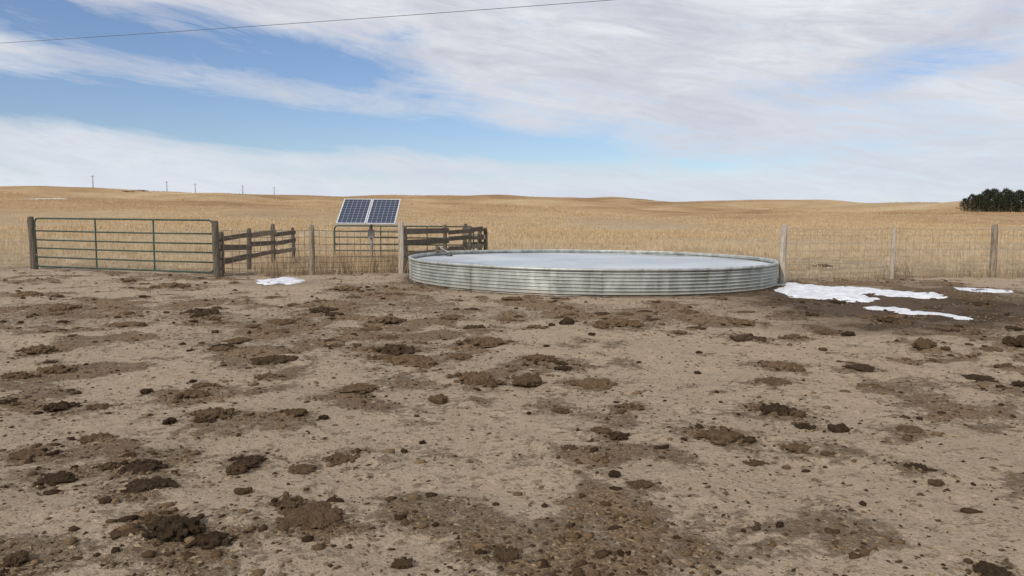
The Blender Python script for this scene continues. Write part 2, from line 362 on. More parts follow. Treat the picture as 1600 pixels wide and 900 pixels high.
for i,r in enumerate(rad):
    for k in range(96):
        q=2*math.pi*k/96; WV.append((TC.x+r*math.cos(q),TC.y+r*math.sin(q),0.435))
for i in range(23):
    for k in range(96): WF.append((i*96+k,i*96+(k+1)%96,(i+1)*96+(k+1)%96,(i+1)*96+k))
mb=MB(); mb.v=WV; mb.f=WF[0:]; w=mb.build("water",m_ice,None,TC,True); w["kind"]="structure"
fx,fyy=-2.0,21.2
fv=empty("float_valve",(fx,fyy,TH),"small weathered float valve clamped to the tank rim","float valve")
mb=MB(); mb.tube([(fx-0.02,fyy+0.1,0.1),(fx-0.02,fyy+0.1,TH+0.13),(fx+0.0,fyy+0.03,TH+0.18),(fx+0.05,fyy-0.12,TH+0.16)],0.026,8); mb.build("pipe",m_steel,fv,(fx,fyy,TH),True)
mb=MB(); mb.box((fx+0.03,fyy-0.02,TH+0.07),(0.24,0.16,0.06),None,0.01); mb.box((fx-0.07,fyy-0.02,TH+0.13),(0.07,0.12,0.16),None,0.01); mb.build("bracket",m_board,fv,(fx,fyy,TH))
mb=MB(); c0=Vector((fx+0.28,fyy-0.2,0.46))
mb.tube([c0+Vector((0,0,0.09*math.cos(t))) for t in np.linspace(math.pi,0,9)],[max(0.004,0.09*math.sin(t)) for t in np.linspace(math.pi,0,9)],12,nrm=(1,0,0)); mb.build("float_ball",m_plastic,fv,(fx,fyy,TH),True)
mb=MB(); mb.tube([(fx+0.05,fyy-0.12,TH+0.14),(fx+0.28,fyy-0.2,0.54)],0.008,6); mb.build("float_arm",m_steel,fv,(fx,fyy,TH))
# ------------------------------------------------------------------ posts
def post_mesh(name,mat,x,y,h,r,lean=(0,0),parent=None,origin=None,seed=0,square=False):
    mb=MB(); zb=g1z(x,y)-0.12; n=14; rows=14
    for i in range(rows+1):
        t=i/rows; zz=zb+(h+0.12)*t; rr=r*(1.04-0.1*t)
        if i==rows: rr*=0.8
        for k in range(n):
            q=2*math.pi*k/n
            f=1+0.10*(mnoise.noise(Vector((math.cos(q)*1.2,math.sin(q)*1.2,t*2.5+seed*3.1))))+0.04*mnoise.noise(Vector((k*2.3,seed,t*1.0)))
            if square: f*=min(1/max(abs(math.cos(q)),abs(math.sin(q))),1.25)*0.92
            zt=zz+(0.012*mnoise.noise(Vector((k*1.7,seed,9)))*3 if i>=rows-1 else 0)
            bow=0.012*math.sin(t*3.1)*math.sin(seed*2.1)
            mb.v.append((x+bow+lean[0]*t*h+rr*f*math.cos(q),y+lean[1]*t*h+rr*f*math.sin(q),zt))
    for i in range(rows):
        for k in range(n): mb.f.append((i*n+k,i*n+(k+1)%n,(i+1)*n+(k+1)%n,(i+1)*n+k))
    mb.f.append(tuple(rows*n+k for k in range(n)))
    return mb.build(name,mat,parent,origin,False)
def pt(px,py): return survey(px,py)
pA=pt(54,421); pB=pt(340,432); pC=pt(488,430); pD=pt(627,428); pE=pt(1222,443); pF=pt(1393,437); pG=pt(1550,434)
def gate(name,label,P0,P1,z0,z1,bars,braces,mat,r=0.021):
    P0=Vector((P0[0],P0[1],0)); P1=Vector((P1[0],P1[1],0)); d=(P1-P0); Ln=d.length; d.normalize(); nr=Vector((d.y,-d.x,0))
    org=P0.copy(); g=empty(name,org,label,"gate")
    def at(s,zv): return P0+d*s+Vector((0,0,zv))
    rc=0.13; pts=[]
    for (cx,cz,a0) in((Ln-rc,z0+rc,-90),(Ln-rc,z1-rc,0),(rc,z1-rc,90),(rc,z0+rc,180)):
        for k in range(6):
            q=math.radians(a0+k*18); pts.append(at(cx+rc*math.cos(q),cz+rc*math.sin(q)))
    mb=MB(); mb.tube(pts,r,8,nrm=nr,closed=True); mb.build("frame",mat,g,org,True)
    for zv in bars:
        mb=MB(); mb.tube([at(0.01,zv),at(Ln*0.33,zv-0.008),at(Ln*0.66,zv-0.01),at(Ln-0.01,zv)],r*0.85,8); mb.build("bar",mat,g,org,True)
    for s in braces:
        mb=MB(); mb.box(at(s,(z0+z1)/2)+nr*0.0,(z1-z0,0.035,0.03),Matrix(((0,0,1),(0,1,0),(1,0,0))),0.004); mb.build("brace",mat,g,org)
    return g,at,Ln,d,nr
A=Vector((pA[0]+0.07,pA[1]-0.02)); B=Vector((pB[0]-0.10,pB[1]+0.05))
LnG=(B-A).length
gA,atA,LnG,dG,nG=gate("metal_gate","green tubular steel farm gate with six rails beside wooden posts",A,B,0.09,1.37,[0.34,0.58,0.80,1.04],[LnG*0.36,LnG*0.685],m_green,0.024)
for zv in (0.4,1.1):
    mb=MB(); mb.tube([atA(-0.08,zv),atA(0.03,zv)],0.018,6); mb.build("hinge",m_steel,gA,Vector((A.x,A.y,0)))
mb=MB(); ch=[atA(LnG-0.05+0.11*math.sin(k/9*math.pi),1.06-0.12*math.sin(k/9*math.pi)) for k in range(10)]; mb.tube(ch,0.009,5); mb.build("latch_chain",m_steel,gA,Vector((A.x,A.y,0)))
p=post_mesh("fence_post",m_dark,pA[0],pA[1],1.42,0.09,(-0.03,0),None,(pA[0],pA[1],0),1); tag(p,"dark weathered round wooden gate post with wire attached","fence post")
def netting(name,mat,segs,zlev,sp,r,parent,origin,sag=0.0,seed=0):
    mb=MB(); rnd=random.Random(seed)
    for (a,b_) in segs:
        a=Vector((a[0],a[1],0)); b_=Vector((b_[0],b_[1],0)); Ln=(b_-a).length; n=max(2,int(Ln/sp))
        def P(t,zv):
            w=0.03*mnoise.noise(Vector((t*Ln*0.8,zv*2,seed)))
            p=a.lerp(b_,t); return Vector((p.x,p.y+w,g1z(p.x,p.y)*0.5+zv-sag*4*t*(1-t)*zv+0.02*mnoise.noise(Vector((t*Ln*1.1,zv*3,seed+5)))))
        for zv in zlev: mb.tube([P(k/12,zv) for k in range(13)],r,4)
        for k in range(1,n):
            t=(k+0.12*rnd.uniform(-1,1))/n; mb.tube([P(t,zz) for zz in zlev[::2]+[zlev[-1]]],r*0.8,4)
    return mb.build(name,mat,parent,origin)
o=(pB[0],pB[1],0)
wf=empty("wire_fence",o,"rusty woven wire fence on three wooden posts with dry weeds","fence")
post_mesh("post",m_dark,pB[0],pB[1],1.36,0.085,(-0.02,0),wf,o,2)
post_mesh("post",m_wood,pC[0],pC[1],1.28,0.068,(0.0,0),wf,o,3)
q=post_mesh("post",m_pale,pD[0],pD[1],1.34,0.078,(-0.01,0),wf,o,4,True); q["label"]="pale squared corner post"
netting("wire_netting",m_rust,[(pB,pC),(pC,pD)],[0.08,0.2,0.33,0.47,0.63,0.8,0.98,1.14],0.17,0.0078,wf,o,0.03,3)
o=(pE[0],pE[1],0)
rf=empty("wire_fence",o,"woven wire fence on weathered wooden posts beside dry grass","fence")
q=post_mesh("post",m_pale,pE[0],pE[1],1.40,0.08,(0.0,0),rf,o,5); q["label"]="pale thick wooden end post"
post_mesh("post",m_pale,pF[0],pF[1],1.27,0.058,(0.01,0),rf,o,6)
post_mesh("post",m_wood,pG[0],pG[1],1.40,0.085,(-0.01,0),rf,o,7)
pH=(pG[0]+2.6,pG[1]+0.5)
netting("wire_netting",m_wire,[(pE,pF),(pF,pG),(pG,pH)],[0.1,0.2,0.32,0.45,0.6,0.77,0.95,1.15,1.3],0.2,0.0048,rf,o,0.02,9)
post_mesh("post",m_wood,pH[0],pH[1],1.3,0.07,(0,0),rf,o,8)
pZ=(pA[0]-4.2,pA[1]+0.6)
lf=empty("wire_fence",(pZ[0],pZ[1],0),"smooth wire strands running to a weathered wooden post","fence"); o=(pZ[0],pZ[1],0)
post_mesh("post",m_wood,pZ[0],pZ[1],1.3,0.07,(0,0),lf,o,11)
netting("wire_strand",m_wire,[(pZ,pA)],[0.45,0.75,1.0],2.0,0.007,lf,o,0.03,12)
def board_fence(label,P0,P1,zl,posts,seed,ph=1.15):
    P0=Vector((P0[0],P0[1],0)); P1=Vector((P1[0],P1[1],0)); d=P1-P0; Ln=d.length; d.normalize(); nr=Vector((d.y,-d.x,0))
    e=empty("board_fence",P0,label,"fence"); rnd=random.Random(seed)
    for i,s in enumerate(posts):
        p=P0+d*s-nr*0.08; post_mesh("post",m_dark,p.x,p.y,ph+rnd.uniform(-0.08,0.08),0.07*rnd.uniform(.85,1.15),(rnd.uniform(-.04,.04),0),e,P0,seed*10+i,i%2==0)
    bs=[0]+[s for s in posts[1:-1]]+[Ln] if len(posts)>2 else [0,Ln]
    for zv in zl:
        for i in range(len(bs)-1):
            a=P0+d*(bs[i]+0.02-rnd.uniform(0,.06)*(i==0)); c=P0+d*(bs[i+1]-0.005); za=zv+rnd.uniform(-0.045,0.045); zc=zv+rnd.uniform(-0.045,0.045)
            v=Vector((c.x-a.x,c.y-a.y,zc-za)); Lx=v.length; xx=v.normalized(); yy=Vector((0,0,1)).cross(xx).normalized(); zz=xx.cross(yy)
            R=Matrix((xx,yy,zz)).transposed()
            mb=MB(); mb.box((a+c)/2+Vector((0,0,(za+zc)/2)),(Lx,0.04,rnd.uniform(.11,.16)),R,0.006); mb.build("board",rnd.choice([m_board,m_board,m_dark,m_wood]),e,P0)
    return e
board_fence("dark weathered three board fence beside the round gate post",(-7.18,19.0),(-7.45,26.4),[0.95,0.66,0.37],[0.1,2.4,4.9,7.4],21)
board_fence("weathered wooden board fence running behind the stock tank",(-2.85,20.35),(-1.05,27.0),[1.07,0.80,0.50],[0.3,3.4,5.6,6.85],22,1.18)
board_fence("short weathered board fence closing the corner of the pen",(-1.75,27.1),(-0.95,27.1),[1.10,0.84,0.56],[0.05,0.8],23,1.22)
gB,atB,l2,d2,n2=gate("metal_gate","green tubular gate at the back of the pump pen",(-6.15,26.6),(-1.35,26.6),0.1,1.17,[0.32,0.54,0.78,0.98],[1.6,3.2],m_green,0.026)
# ------------------------------------------------------------------ solar array
sx0,sx1=-5.50,-3.66; sy=24.0; sz=1.26; tilt=math.radians(32); SL=1.49
m_cell,nt,b=new_mat("solar_cells",0.18,0,0.5); o=objco(nt); sp=N(nt,'ShaderNodeSeparateXYZ'); nt.links.new(o,sp.inputs[0])
def grid(v,cell):
    f=mth(nt,'FRACT',mth(nt,'DIVIDE',v,cell)); return mth(nt,'ABSOLUTE',mth(nt,'SUBTRACT',f,0.5))
gx=grid(sp.outputs[0],0.1475); gy=grid(sp.outputs[1],0.1475)
line=mth(nt,'GREATER_THAN',mth(nt,'MAXIMUM',gx,gy),0.468); dia=mth(nt,'GREATER_THAN',mth(nt,'ADD',gx,gy),0.87)
msk=mth(nt,'MAXIMUM',line,dia)
cn=noise_n(nt,o,3,3,0.5)
cc=mixc(nt,cn,(0.010,0.015,0.035),(0.022,0.03,0.065)); nt.links.new(mixc(nt,msk,cc,(0.26,0.29,0.35)),b.inputs['Base Color'])
so=Vector(((sx0+sx1)/2,sy+0.62,0))
sa=empty("solar_panel_array",so,"two dark blue solar panels tilted on a steel post","solar panel")
Rt=Matrix.Rotation(tilt,3,'X'); pw=(sx1-sx0)/2-0.012
for i in range(2):
    cx=sx0+pw/2+i*(pw+0.024); c=Vector((cx,sy,sz))+Rt@Vector((0,SL/2,0))
    mb=MB(); mb.box((0,0,0),(pw-0.03,SL-0.03,0.02)); p_=mb.build("panel",m_cell,sa); p_.location=c-so; p_.rotation_euler=(tilt,0,0)
    mb=MB(); t=0.034
    mb.box((0,-SL/2+t/2,0.0),(pw,t,0.045)); mb.box((0,SL/2-t/2,0.0),(pw,t,0.045))
    mb.box((-pw/2+t/2,0,0.0),(t,SL-2*t,0.045)); mb.box((pw/2-t/2,0,0.0),(t,SL-2*t,0.045))
    f_=mb.build("frame",m_alu,p_)
mb=MB()
for s in(0.3,1.15):
    cc_=Vector(((sx0+sx1)/2,sy,sz))+Rt@Vector((0,s,-0.055)); mb.box(cc_,(sx1-sx0-0.1,0.05,0.05),Rt)
mb.box(Vector(((sx0+sx1)/2,sy,sz))+Rt@Vector((0,0.72,-0.11)),(0.07,1.1,0.055),Rt); mb.build("rack",m_steel,sa,so)
mb=MB(); mx=(sx0+sx1)/2+0.06; my=sy+0.72*math.cos(tilt)+0.06; mz=sz+0.72*math.sin(tilt)-0.13; mb.tube([(mx,my,-0.1),(mx,my,mz)],0.05,14); mb.tube([(mx,my,mz-0.6),(mx,my-0.42,mz-0.3)],0.018,6); mb.build("mounting_post",m_steel,sa,so,True)
mb=MB(); mb.box((mx+0.02,my-0.13,0.95),(0.2,0.12,0.26),None,0.012); mb.build("control_box",m_steel,sa,so)
# ------------------------------------------------------------------ overhead cable
CZ=6.74
mb=MB(); P0=Vector((-16.4,24.6,CZ)); P1=Vector((2.25,19.2,CZ)); dv=P1-P0
pts=[]
for k in range(61):
    t=-2.2+5.6*k/60; p=P0+dv*t; p.z=CZ+0.03+0.35*((t-0.5)**2-0.25)*0.32; pts.append(p)
mb.tube(pts,0.007,6); c_=mb.build("overhead_cable",m_black,None,P0); tag(c_,"thin dark overhead power cable sagging across the sky","cable")
# ------------------------------------------------------------------ distant poles
def dirp(px,D):
    d=ray(px,330); h=math.hypot(d.x,d.y); return d.x/h*D,d.y/h*D
base=None
for i,(px,D,h) in enumerate([(147,560,9.0),(262,600,8.5),(306,640,8),(380,620,7.5),(429,680,7.5)]):
    xx,yy=dirp(px,D); zz=g1z(xx,yy); org=Vector((xx,yy,zz))
    if base is None:
        up_=empty("utility_pole",org,"distant wooden utility pole with a crossarm on grassy hill","utility pole","utility poles on the grassy ridge")
        mb=MB(); mb.tube([(xx,yy,zz-1),(xx,yy,zz+h)],[0.24,0.17],8); a_=mb.build("pole",m_dark,up_,org,True)
        mb=MB(); mb.box((xx,yy-0.2,zz+h-0.7),(2.4,0.16,0.2),None,0.01); b_=mb.build("crossarm",m_dark,up_,org); base=(up_,a_,b_)
    else:
        e=base[0].copy(); e.location=org; COL.objects.link(e); e.scale=(1,1,h/9.0)
        for q in base[1:]:
            c=q.copy(); c.parent=e; COL.objects.link(c)
# ------------------------------------------------------------------ snow patches
def snow(ells,label,seed,hmax=0.04,cell=0.05,nscale=2.2,lift=0.01,namp=1.0):
    E=[]
    for (px,py,hw,hh) in ells:
        c=survey(px,py); t_=survey(px,py-hh)[1]; b_=survey(px,py+hh)[1]; E.append((c[0],(t_+b_)/2,hw*c[1]/F,(t_-b_)/2))
    return snow_w(E,label,seed,hmax,cell,nscale,lift,namp)
def snow_w(E,label,seed,hmax,cell,nscale,lift,namp):
    x0=min(e[0]-e[2]*1.3 for e in E); x1=max(e[0]+e[2]*1.3 for e in E); y0=min(e[1]-e[3]*1.3 for e in E); y1=max(e[1]+e[3]*1.3 for e in E)
    xs=np.arange(x0,x1,cell); ys=np.arange(y0,y1,cell); XX,YY=np.meshgrid(xs,ys)
    m=np.full(XX.shape,-9.0)
    for e in E: m=np.maximum(m,1-np.hypot((XX-e[0])/e[2],(YY-e[1])/e[3]))
    m=m+(fbm(XX*nscale,YY*nscale,seed,4)-0.5)*namp
    ins=m>0; H=np.clip(m*0.5,0,1)**0.6*hmax*(0.5+1.0*fbm(XX*4,YY*4,seed+3,3))
    Z=gz(XX.ravel(),YY.ravel()).reshape(XX.shape)+H+lift
    Z=np.where(ins,Z,Z-lift-hmax*0.4)
    id_=np.arange(XX.size).reshape(XX.shape)
    k=(ins[:-1,:-1].astype(int)+ins[:-1,1:]+ins[1:,1:]+ins[1:,:-1])>=2
    q=np.stack([id_[:-1,:-1][k],id_[:-1,1:][k],id_[1:,1:][k],id_[1:,:-1][k]],1)
    if len(q)==0: return
    used=np.unique(q); rem=-np.ones(XX.size,int); rem[used]=np.arange(len(used))
    V=np.stack([XX.ravel(),YY.ravel(),Z.ravel()],1)[used]
    ob=np_mesh("snow_patch",V,rem[q],m_snow,None,True); tag(ob,label,"snow patch","melting snow patches"); return ob
snow([(1285,455,52,12),(1268,462,42,8),(1318,466,34,7),(1350,455,56,5.5),(1410,461,62,4.2),(1450,466,28,2.2)],"large melting snow patch on wet mud beside the fence",41,0.06,0.035,3.0,0.006,1.0)
snow([(1385,483,32,3.4),(1430,489,36,3.6),(1470,493,20,2.4)],"narrow strip of melting snow on wet dark mud",42,0.03,0.025,4,0.006,0.9)
snow([(1505,499,14,2.2)],"tiny remnant of melting snow on mud",43,0.03,0.03,3,0.006,0.4)
snow([(1535,455,44,3.0)],"thin melting snow strip below the wire fence",44,0.03,0.035,3.5,0.006,0.9)
snow([(432,439,26,6),(458,441,12,3.2)],"small ragged snow patch on dirt near the fence",45,0.05,0.03,3.4,0.006,0.9)
for i,(px,D,rx,ry) in enumerate([(55,190,5,.5)]):
    xx,yy=dirp(px,D)
    snow_w([(xx,yy,rx,ry),(xx+rx*0.8,yy+ry*0.3,rx*0.6,ry*0.5)],"old thin snow drift lying on a grassy hillside",60+i,0.08,0.2,0.6,0.08,1.5)
# ------------------------------------------------------------------ manure
def dung_mat(name,c1,c2,c3):
    m,nt,b=new_mat(name,0.95,0,0.08); o=objco(nt); a=noise_n(nt,o,30,6,0.75); a2=noise_n(nt,o,9,3,0.6)
    oi=N(nt,'ShaderNodeObjectInfo').outputs['Random']
    c=ramp(nt,a,[(0.3,c1),(0.52,c2),(0.75,c3)]); c=mixc(nt,ramp(nt,a2,[(0.4,0.0),(0.65,0.5)]),c,c3)
    c=mixc(nt,mth(nt,'MULTIPLY',oi,0.4),c,tuple(q*0.5 for q in c2))
    nt.links.new(c,b.inputs['Base Color']); bump(nt,b,a,1.0,0.03); return m
m_dd=dung_mat("dark_dry_manure",(0.022,0.014,0.008),(0.064,0.041,0.024),(0.155,0.104,0.062))
m_dl=dung_mat("pale_crumbled_manure",(0.05,0.032,0.018),(0.145,0.093,0.052),(0.30,0.205,0.12))
import bmesh
def ico(sub):
    bm=bmesh.new(); bmesh.ops.create_icosphere(bm,subdivisions=sub,radius=1); V=np.array([v.co[:] for v in bm.verts]); Fi=np.array([[v.index for v in f.verts] for f in bm.faces]); bm.free(); return V,Fi
I1=ico(1);I2=ico(2);I3=ico(3)
def lump(tpl,c,s,seed,amp=0.35,freq=1.6):
    V,Fi=tpl; out=[]
    for v in V:
        vv=Vector(v); n=mnoise.noise(vv*freq+Vector((seed*7.7,seed*3.3,seed)))+0.5*mnoise.noise(vv*freq*2.3+Vector((seed,0,seed*5)))+0.35*mnoise.noise(vv*freq*5+Vector((0,seed*2,1)))+0.2*mnoise.noise(vv*freq*11+Vector((3,seed,seed)))
        vv=vv*(1+amp*n); out.append(vv)
    rot=Matrix.Rotation((seed*2.39)%6.28,3,'Z'); 
    return [rot@Vector((v.x*s[0],v.y*s[1],v.z*s[2]))+Vector(c) for v in out],Fi
def clean(mb):
    me=bpy.data.meshes.new("manure"); me.from_pydata([tuple(v) for v in mb.v],[],mb.f); me.update()
    ob=bpy.data.objects.new("t",me); COL.objects.link(ob)
    md=ob.modifiers.new("r",'REMESH'); md.mode='VOXEL'; md.voxel_size=0.012; md.use_smooth_shade=True
    dg=bpy.context.evaluated_depsgraph_get(); m2=bpy.data.meshes.new_from_object(ob.evaluated_get(dg)); bpy.data.objects.remove(ob)
    bm=bmesh.new(); bm.from_mesh(m2); bm.verts.ensure_lookup_table(); seen=set(); best=[]
    for v in bm.verts:
        if v.index in seen: continue
        st=[v]; comp=[]; seen.add(v.index)
        while st:
            a=st.pop(); comp.append(a)
            for e in a.link_edges:
                o_=e.other_vert(a)
                if o_.index not in seen: seen.add(o_.index); st.append(o_)
        if len(comp)>len(best): best=comp
    keep=set(v.index for v in best); bmesh.ops.delete(bm,geom=[v for v in bm.verts if v.index not in keep],context='VERTS')
    for v in bm.verts:
        p=v.co*17; v.co=v.co+v.normal*0.018*(mnoise.noise(p)+0.6*mnoise.noise(p*2.3))
    bm.to_mesh(m2); bm.free(); m2.polygons.foreach_set('use_smooth',[True]*len(m2.polygons)); return m2
def variant(kind,seed):
    rnd=random.Random(seed); mb=MB()
    if kind=='c':
        V,Fi=lump(I3,(0,0,-0.012),(0.36,0.27,0.045),seed,0.8,2.4); mb.add(V,Fi.tolist())
        for i in range(64):
            r=0.50*rnd.random()**0.65; q=rnd.uniform(0,6.28); s=rnd.uniform(0.03,0.085)*(1.15-r)
            c=(r*math.cos(q)*1.05,r*math.sin(q)*0.8,0.07*(1-r*1.8)*rnd.random()+0.016)
            V,Fi=lump(I2,c,(s*rnd.uniform(.9,1.7),s,s*rnd.uniform(.4,.8)),seed*50+i,0.5); mb.add(V,Fi.tolist())
    elif kind=='f':
        V,Fi=lump(I3,(0,0,0.0),(0.47,0.40,0.07),seed,0.6,1.9); mb.add(V,Fi.tolist())
        V,Fi=lump(I3,(rnd.uniform(-.1,.1),rnd.uniform(-.08,.08),0.035),(0.30,0.24,0.06),seed+9,0.6,2.6); mb.add(V,Fi.tolist())
        for i in range(20):
            r=0.2+0.27*rnd.random(); q=rnd.uniform(0,6.28); s=rnd.uniform(0.035,0.08)
            V,Fi=lump(I2,(r*math.cos(q),r*math.sin(q)*0.8,0.025),(s*1.4,s,s*0.55),seed*30+i,0.5); mb.add(V,Fi.tolist())
    else:
        V,Fi=lump(I3,(0,0,0.11),(0.44,0.36,0.21),seed,0.6,1.7); mb.add(V,Fi.tolist())
        for i in range(12):
            q=rnd.uniform(0,6.28); s=rnd.uniform(0.10,0.2)
            V,Fi=lump(I2,(0.34*math.cos(q),0.3*math.sin(q),rnd.uniform(.03,.21)),(s*1.2,s,s*.8),seed+4+i,0.55,1.9); mb.add(V,Fi.tolist())
    return clean(mb)
VAR={}
for k,n in(('c',8),('f',6),('k',6)):
    for i in range(n):
        me=variant(k,i+1+ord(k)); me.materials.clear(); me.materials.append(m_dl)
        m2=me.copy(); m2.materials.clear(); m2.materials.append(m_dd)
        VAR.setdefault((k,0),[]).append(me); VAR.setdefault((k,1),[]).append(m2)
NM={'c':("manure_pile","crumbled pile of %s cow manure on bare dirt","manure pile"),'f':("cow_pat","flat %s cow pat lying on trampled dirt","cow pat"),'k':("manure_clod","small %s clod of dried manure on dirt","manure clod")}
for (cx,cy,w,k,dk) in PW:
    dk=int(dk); me=random.choice(VAR[(k,dk)]); nm,lb,ct=NM[k]
    ob=bpy.data.objects.new(nm,me); COL.objects.link(ob); zsc={'c':1.25,'f':1.1,'k':1.05}[k]
    ob.location=(cx,cy,g1z(cx,cy)+0.001); ob.scale=(w,w*random.uniform(.85,1.3),w*zsc); ob.rotation_euler=(0,0,random.uniform(0,6.28) if k=='k' else random.choice([0,math.pi])+random.uniform(-0.6,0.6))
    tag(ob,lb%("dark brown" if dk else "pale brown"),ct,"dried cow manure scattered over the yard")
# ------------------------------------------------------------------ crumbs (stuff)
def attr_mat(name,rough=0.95):
    m,nt,b=new_mat(name,rough,0,0.05); a=N(nt,'ShaderNodeAttribute'); a.attribute_name='tint'
    o=objco(nt); nn=noise_n(nt,o,90,3,0.7); nt.links.new(mixc(nt,mth(nt,'MULTIPLY',nn,0.5),a.outputs['Color'],(0.03,0.02,0.012)),b.inputs['Base Color']); bump(nt,b,nn,1.0,0.02); return m
def attr_plain(name,rough=0.95):
    m,nt,b=new_mat(name,rough,0,0.08); a=N(nt,'ShaderNodeAttribute'); a.attribute_name='tint'; nt.links.new(a.outputs['Color'],b.inputs['Base Color']); return m
m_crumb=attr_mat("crumbled_litter"); m_grass=attr_plain("dry_grass_blades")
palC=np.array([(0.07,0.044,0.026),(0.12,0.077,0.043),(0.19,0.125,0.07),(0.28,0.19,0.11),(0.42,0.32,0.21)])
palL=np.array([(0.055,0.034,0.02),(0.10,0.064,0.036),(0.16,0.104,0.058),(0.26,0.175,0.10)])
def crumbs(name,NC,tv,tf,s0,s1,pw_,kd,strawf,base,label,pal,flat,jit,smooth):
    yy=3.0+17*rng.random(NC)**1.3; xx=rng.uniform(-0.76,0.76,NC)*yy
    dens=base+litter(xx,yy)+halo(xx,yy)*2.6
    keep=(rng.random(NC)<np.clip(dens*kd,0,1))&(yy<fence_y(xx)+0.6)&(np.hypot(xx-TC.x,yy-TC.y)>TR+0.06)
    xx=xx[keep];yy=yy[keep];n=len(xx); nv=len(tv)
    s=s0+s1*rng.random(n)**pw_; s*=1+0.03*yy
    straw=rng.random(n)<strawf
    sc3=np.stack([s*rng.uniform(.8,1.7,n),s*rng.uniform(.6,1.1,n),s*flat*rng.uniform(.7,1.3,n)],1); sc3[straw]=np.stack([s*2.4,s*0.3,s*0.3],1)[straw]
    V=tv[None]*(1+jit*(rng.random((n,nv,1))-0.5))+0.2*(rng.random((n,nv,3))-0.5); V=V*sc3[:,None,:]
    q=rng.uniform(0,6.28,n); cq,sq=np.cos(q),np.sin(q); Vx=V[:,:,0]*cq[:,None]-V[:,:,1]*sq[:,None]; Vy=V[:,:,0]*sq[:,None]+V[:,:,1]*cq[:,None]
    zz=gz(xx,yy); V=np.stack([Vx+xx[:,None],Vy+yy[:,None],V[:,:,2]+(zz+s*0.12)[:,None]],2).reshape(-1,3)
    Fc=(tf[None]+nv*np.arange(n)[:,None,None]).reshape(-1,3)
    C=pal[rng.integers(0,len(pal),n)]*rng.uniform(.8,1.2,(n,1)); C[straw]=np.array((0.44,0.325,0.185))*rng.uniform(.6,1.2,(straw.sum(),1))
    cr=np_mesh(name,V,Fc,m_crumb,{'tint':np.repeat(C,nv,0)},smooth); cr["kind"]="stuff"; tag(cr,label,"litter")
octv=np.array([(1,0,0),(-1,0,0),(0,1,0),(0,-1,0),(0,0,1),(0,0,-1)],float); octf=np.array([(0,2,4),(2,1,4),(1,3,4),(3,0,4),(2,0,5),(1,2,5),(3,1,5),(0,3,5)])
crumbs("manure_crumbs",140000,octv,octf,0.003,0.012,2.2,0.6,0.10,0.08,"scattered manure crumbs and straw bits on bare dirt",palC,0.55,0.5,False)
crumbs("manure_lumps",36000,I1[0],I1[1],0.008,0.023,2.4,0.22,0.0,0.0,"broken lumps of trampled manure on bare dirt",palL,0.6,0.45,True)
# ------------------------------------------------------------------ grass (stuff)
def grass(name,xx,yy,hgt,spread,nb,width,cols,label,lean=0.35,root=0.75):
    n=len(xx); zz=gz(xx,yy)
    tint=cols[rng.integers(0,len(cols),n)]*rng.uniform(.88,1.1,(n,1))
    X=np.repeat(xx,nb)+rng.normal(0,1,n*nb)*np.repeat(spread,nb); Yv=np.repeat(yy,nb)+rng.normal(0,1,n*nb)*np.repeat(spread,nb)
    Z=np.repeat(zz,nb); H=np.repeat(hgt,nb)*rng.uniform(.45,1.1,n*nb); W=np.repeat(width,nb)*rng.uniform(.6,1.2,n*nb)
    a=rng.uniform(0,6.28,n*nb); la=rng.uniform(0,6.28,n*nb); ll=H*lean*rng.random(n*nb)
    dx=np.cos(a)*W/2; dy=np.sin(a)*W/2*0.5
    v0=np.stack([X-dx,Yv-dy,Z-0.02],1); v1=np.stack([X+dx,Yv+dy,Z-0.02],1)
    mx=X+np.cos(la)*ll*0.35; my=Yv+np.sin(la)*ll*0.35
    v2=np.stack([mx+dx*.7,my+dy*.7,Z+H*0.55],1); v3=np.stack([mx-dx*.7,my-dy*.7,Z+H*0.55],1)
    v4=np.stack([X+np.cos(la)*ll,Yv+np.sin(la)*ll,Z+H],1)
    V=np.stack([v0,v1,v2,v3,v4],1).reshape(-1,3); N_=n*nb; o=5*np.arange(N_)[:,None]
    Fc=np.concatenate([o+np.array([[0,1,2]]),o+np.array([[0,2,3]]),o+np.array([[3,2,4]])],0)
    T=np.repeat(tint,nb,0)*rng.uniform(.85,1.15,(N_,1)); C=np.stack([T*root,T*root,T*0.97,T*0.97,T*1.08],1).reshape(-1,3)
    ob=np_mesh(name,V,Fc,m_grass,{'tint':C}); ob["kind"]="stuff"; tag(ob,label,"grass"); return ob
palG=np.array([(0.47,0.36,0.23),(0.54,0.43,0.29),(0.42,0.31,0.19),(0.58,0.485,0.34),(0.36,0.255,0.15)])
palM=np.array([(0.47,0.345,0.203),(0.51,0.39,0.243),(0.43,0.30,0.167),(0.39,0.263,0.14)])
palF=np.array([(0.40,0.265,0.132),(0.45,0.32,0.177),(0.35,0.218,0.103)])
def okp(xx,yy): return (np.hypot(xx-TC.x,yy-TC.y)>TR+0.12)
n=60000; yy=19+29*rng.random(n)**0.9; xx=rng.uniform(-0.82,0.82,n)*yy
dn=sstep(0.0,7,yy-fence_y(xx)-0.3)*sstep(0.30,0.62,fbm(xx*0.35,yy*0.35,52,4))*0.85+0.09*sstep(0,1,yy-fence_y(xx)+0.3)
k=(rng.random(n)<dn)&okp(xx,yy); xx=xx[k];yy=yy[k]
hg=(0.08+0.26*fbm(xx*0.25,yy*0.25,53,3)*sstep(23,36,yy)+0.05)*rng.uniform(.6,1.3,len(xx))
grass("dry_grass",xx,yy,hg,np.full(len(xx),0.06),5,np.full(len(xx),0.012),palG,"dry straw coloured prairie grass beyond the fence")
n=60000; u=rng.random(n); yy=44*(170/44)**u; xx=rng.uniform(-0.8,0.8,n)*yy
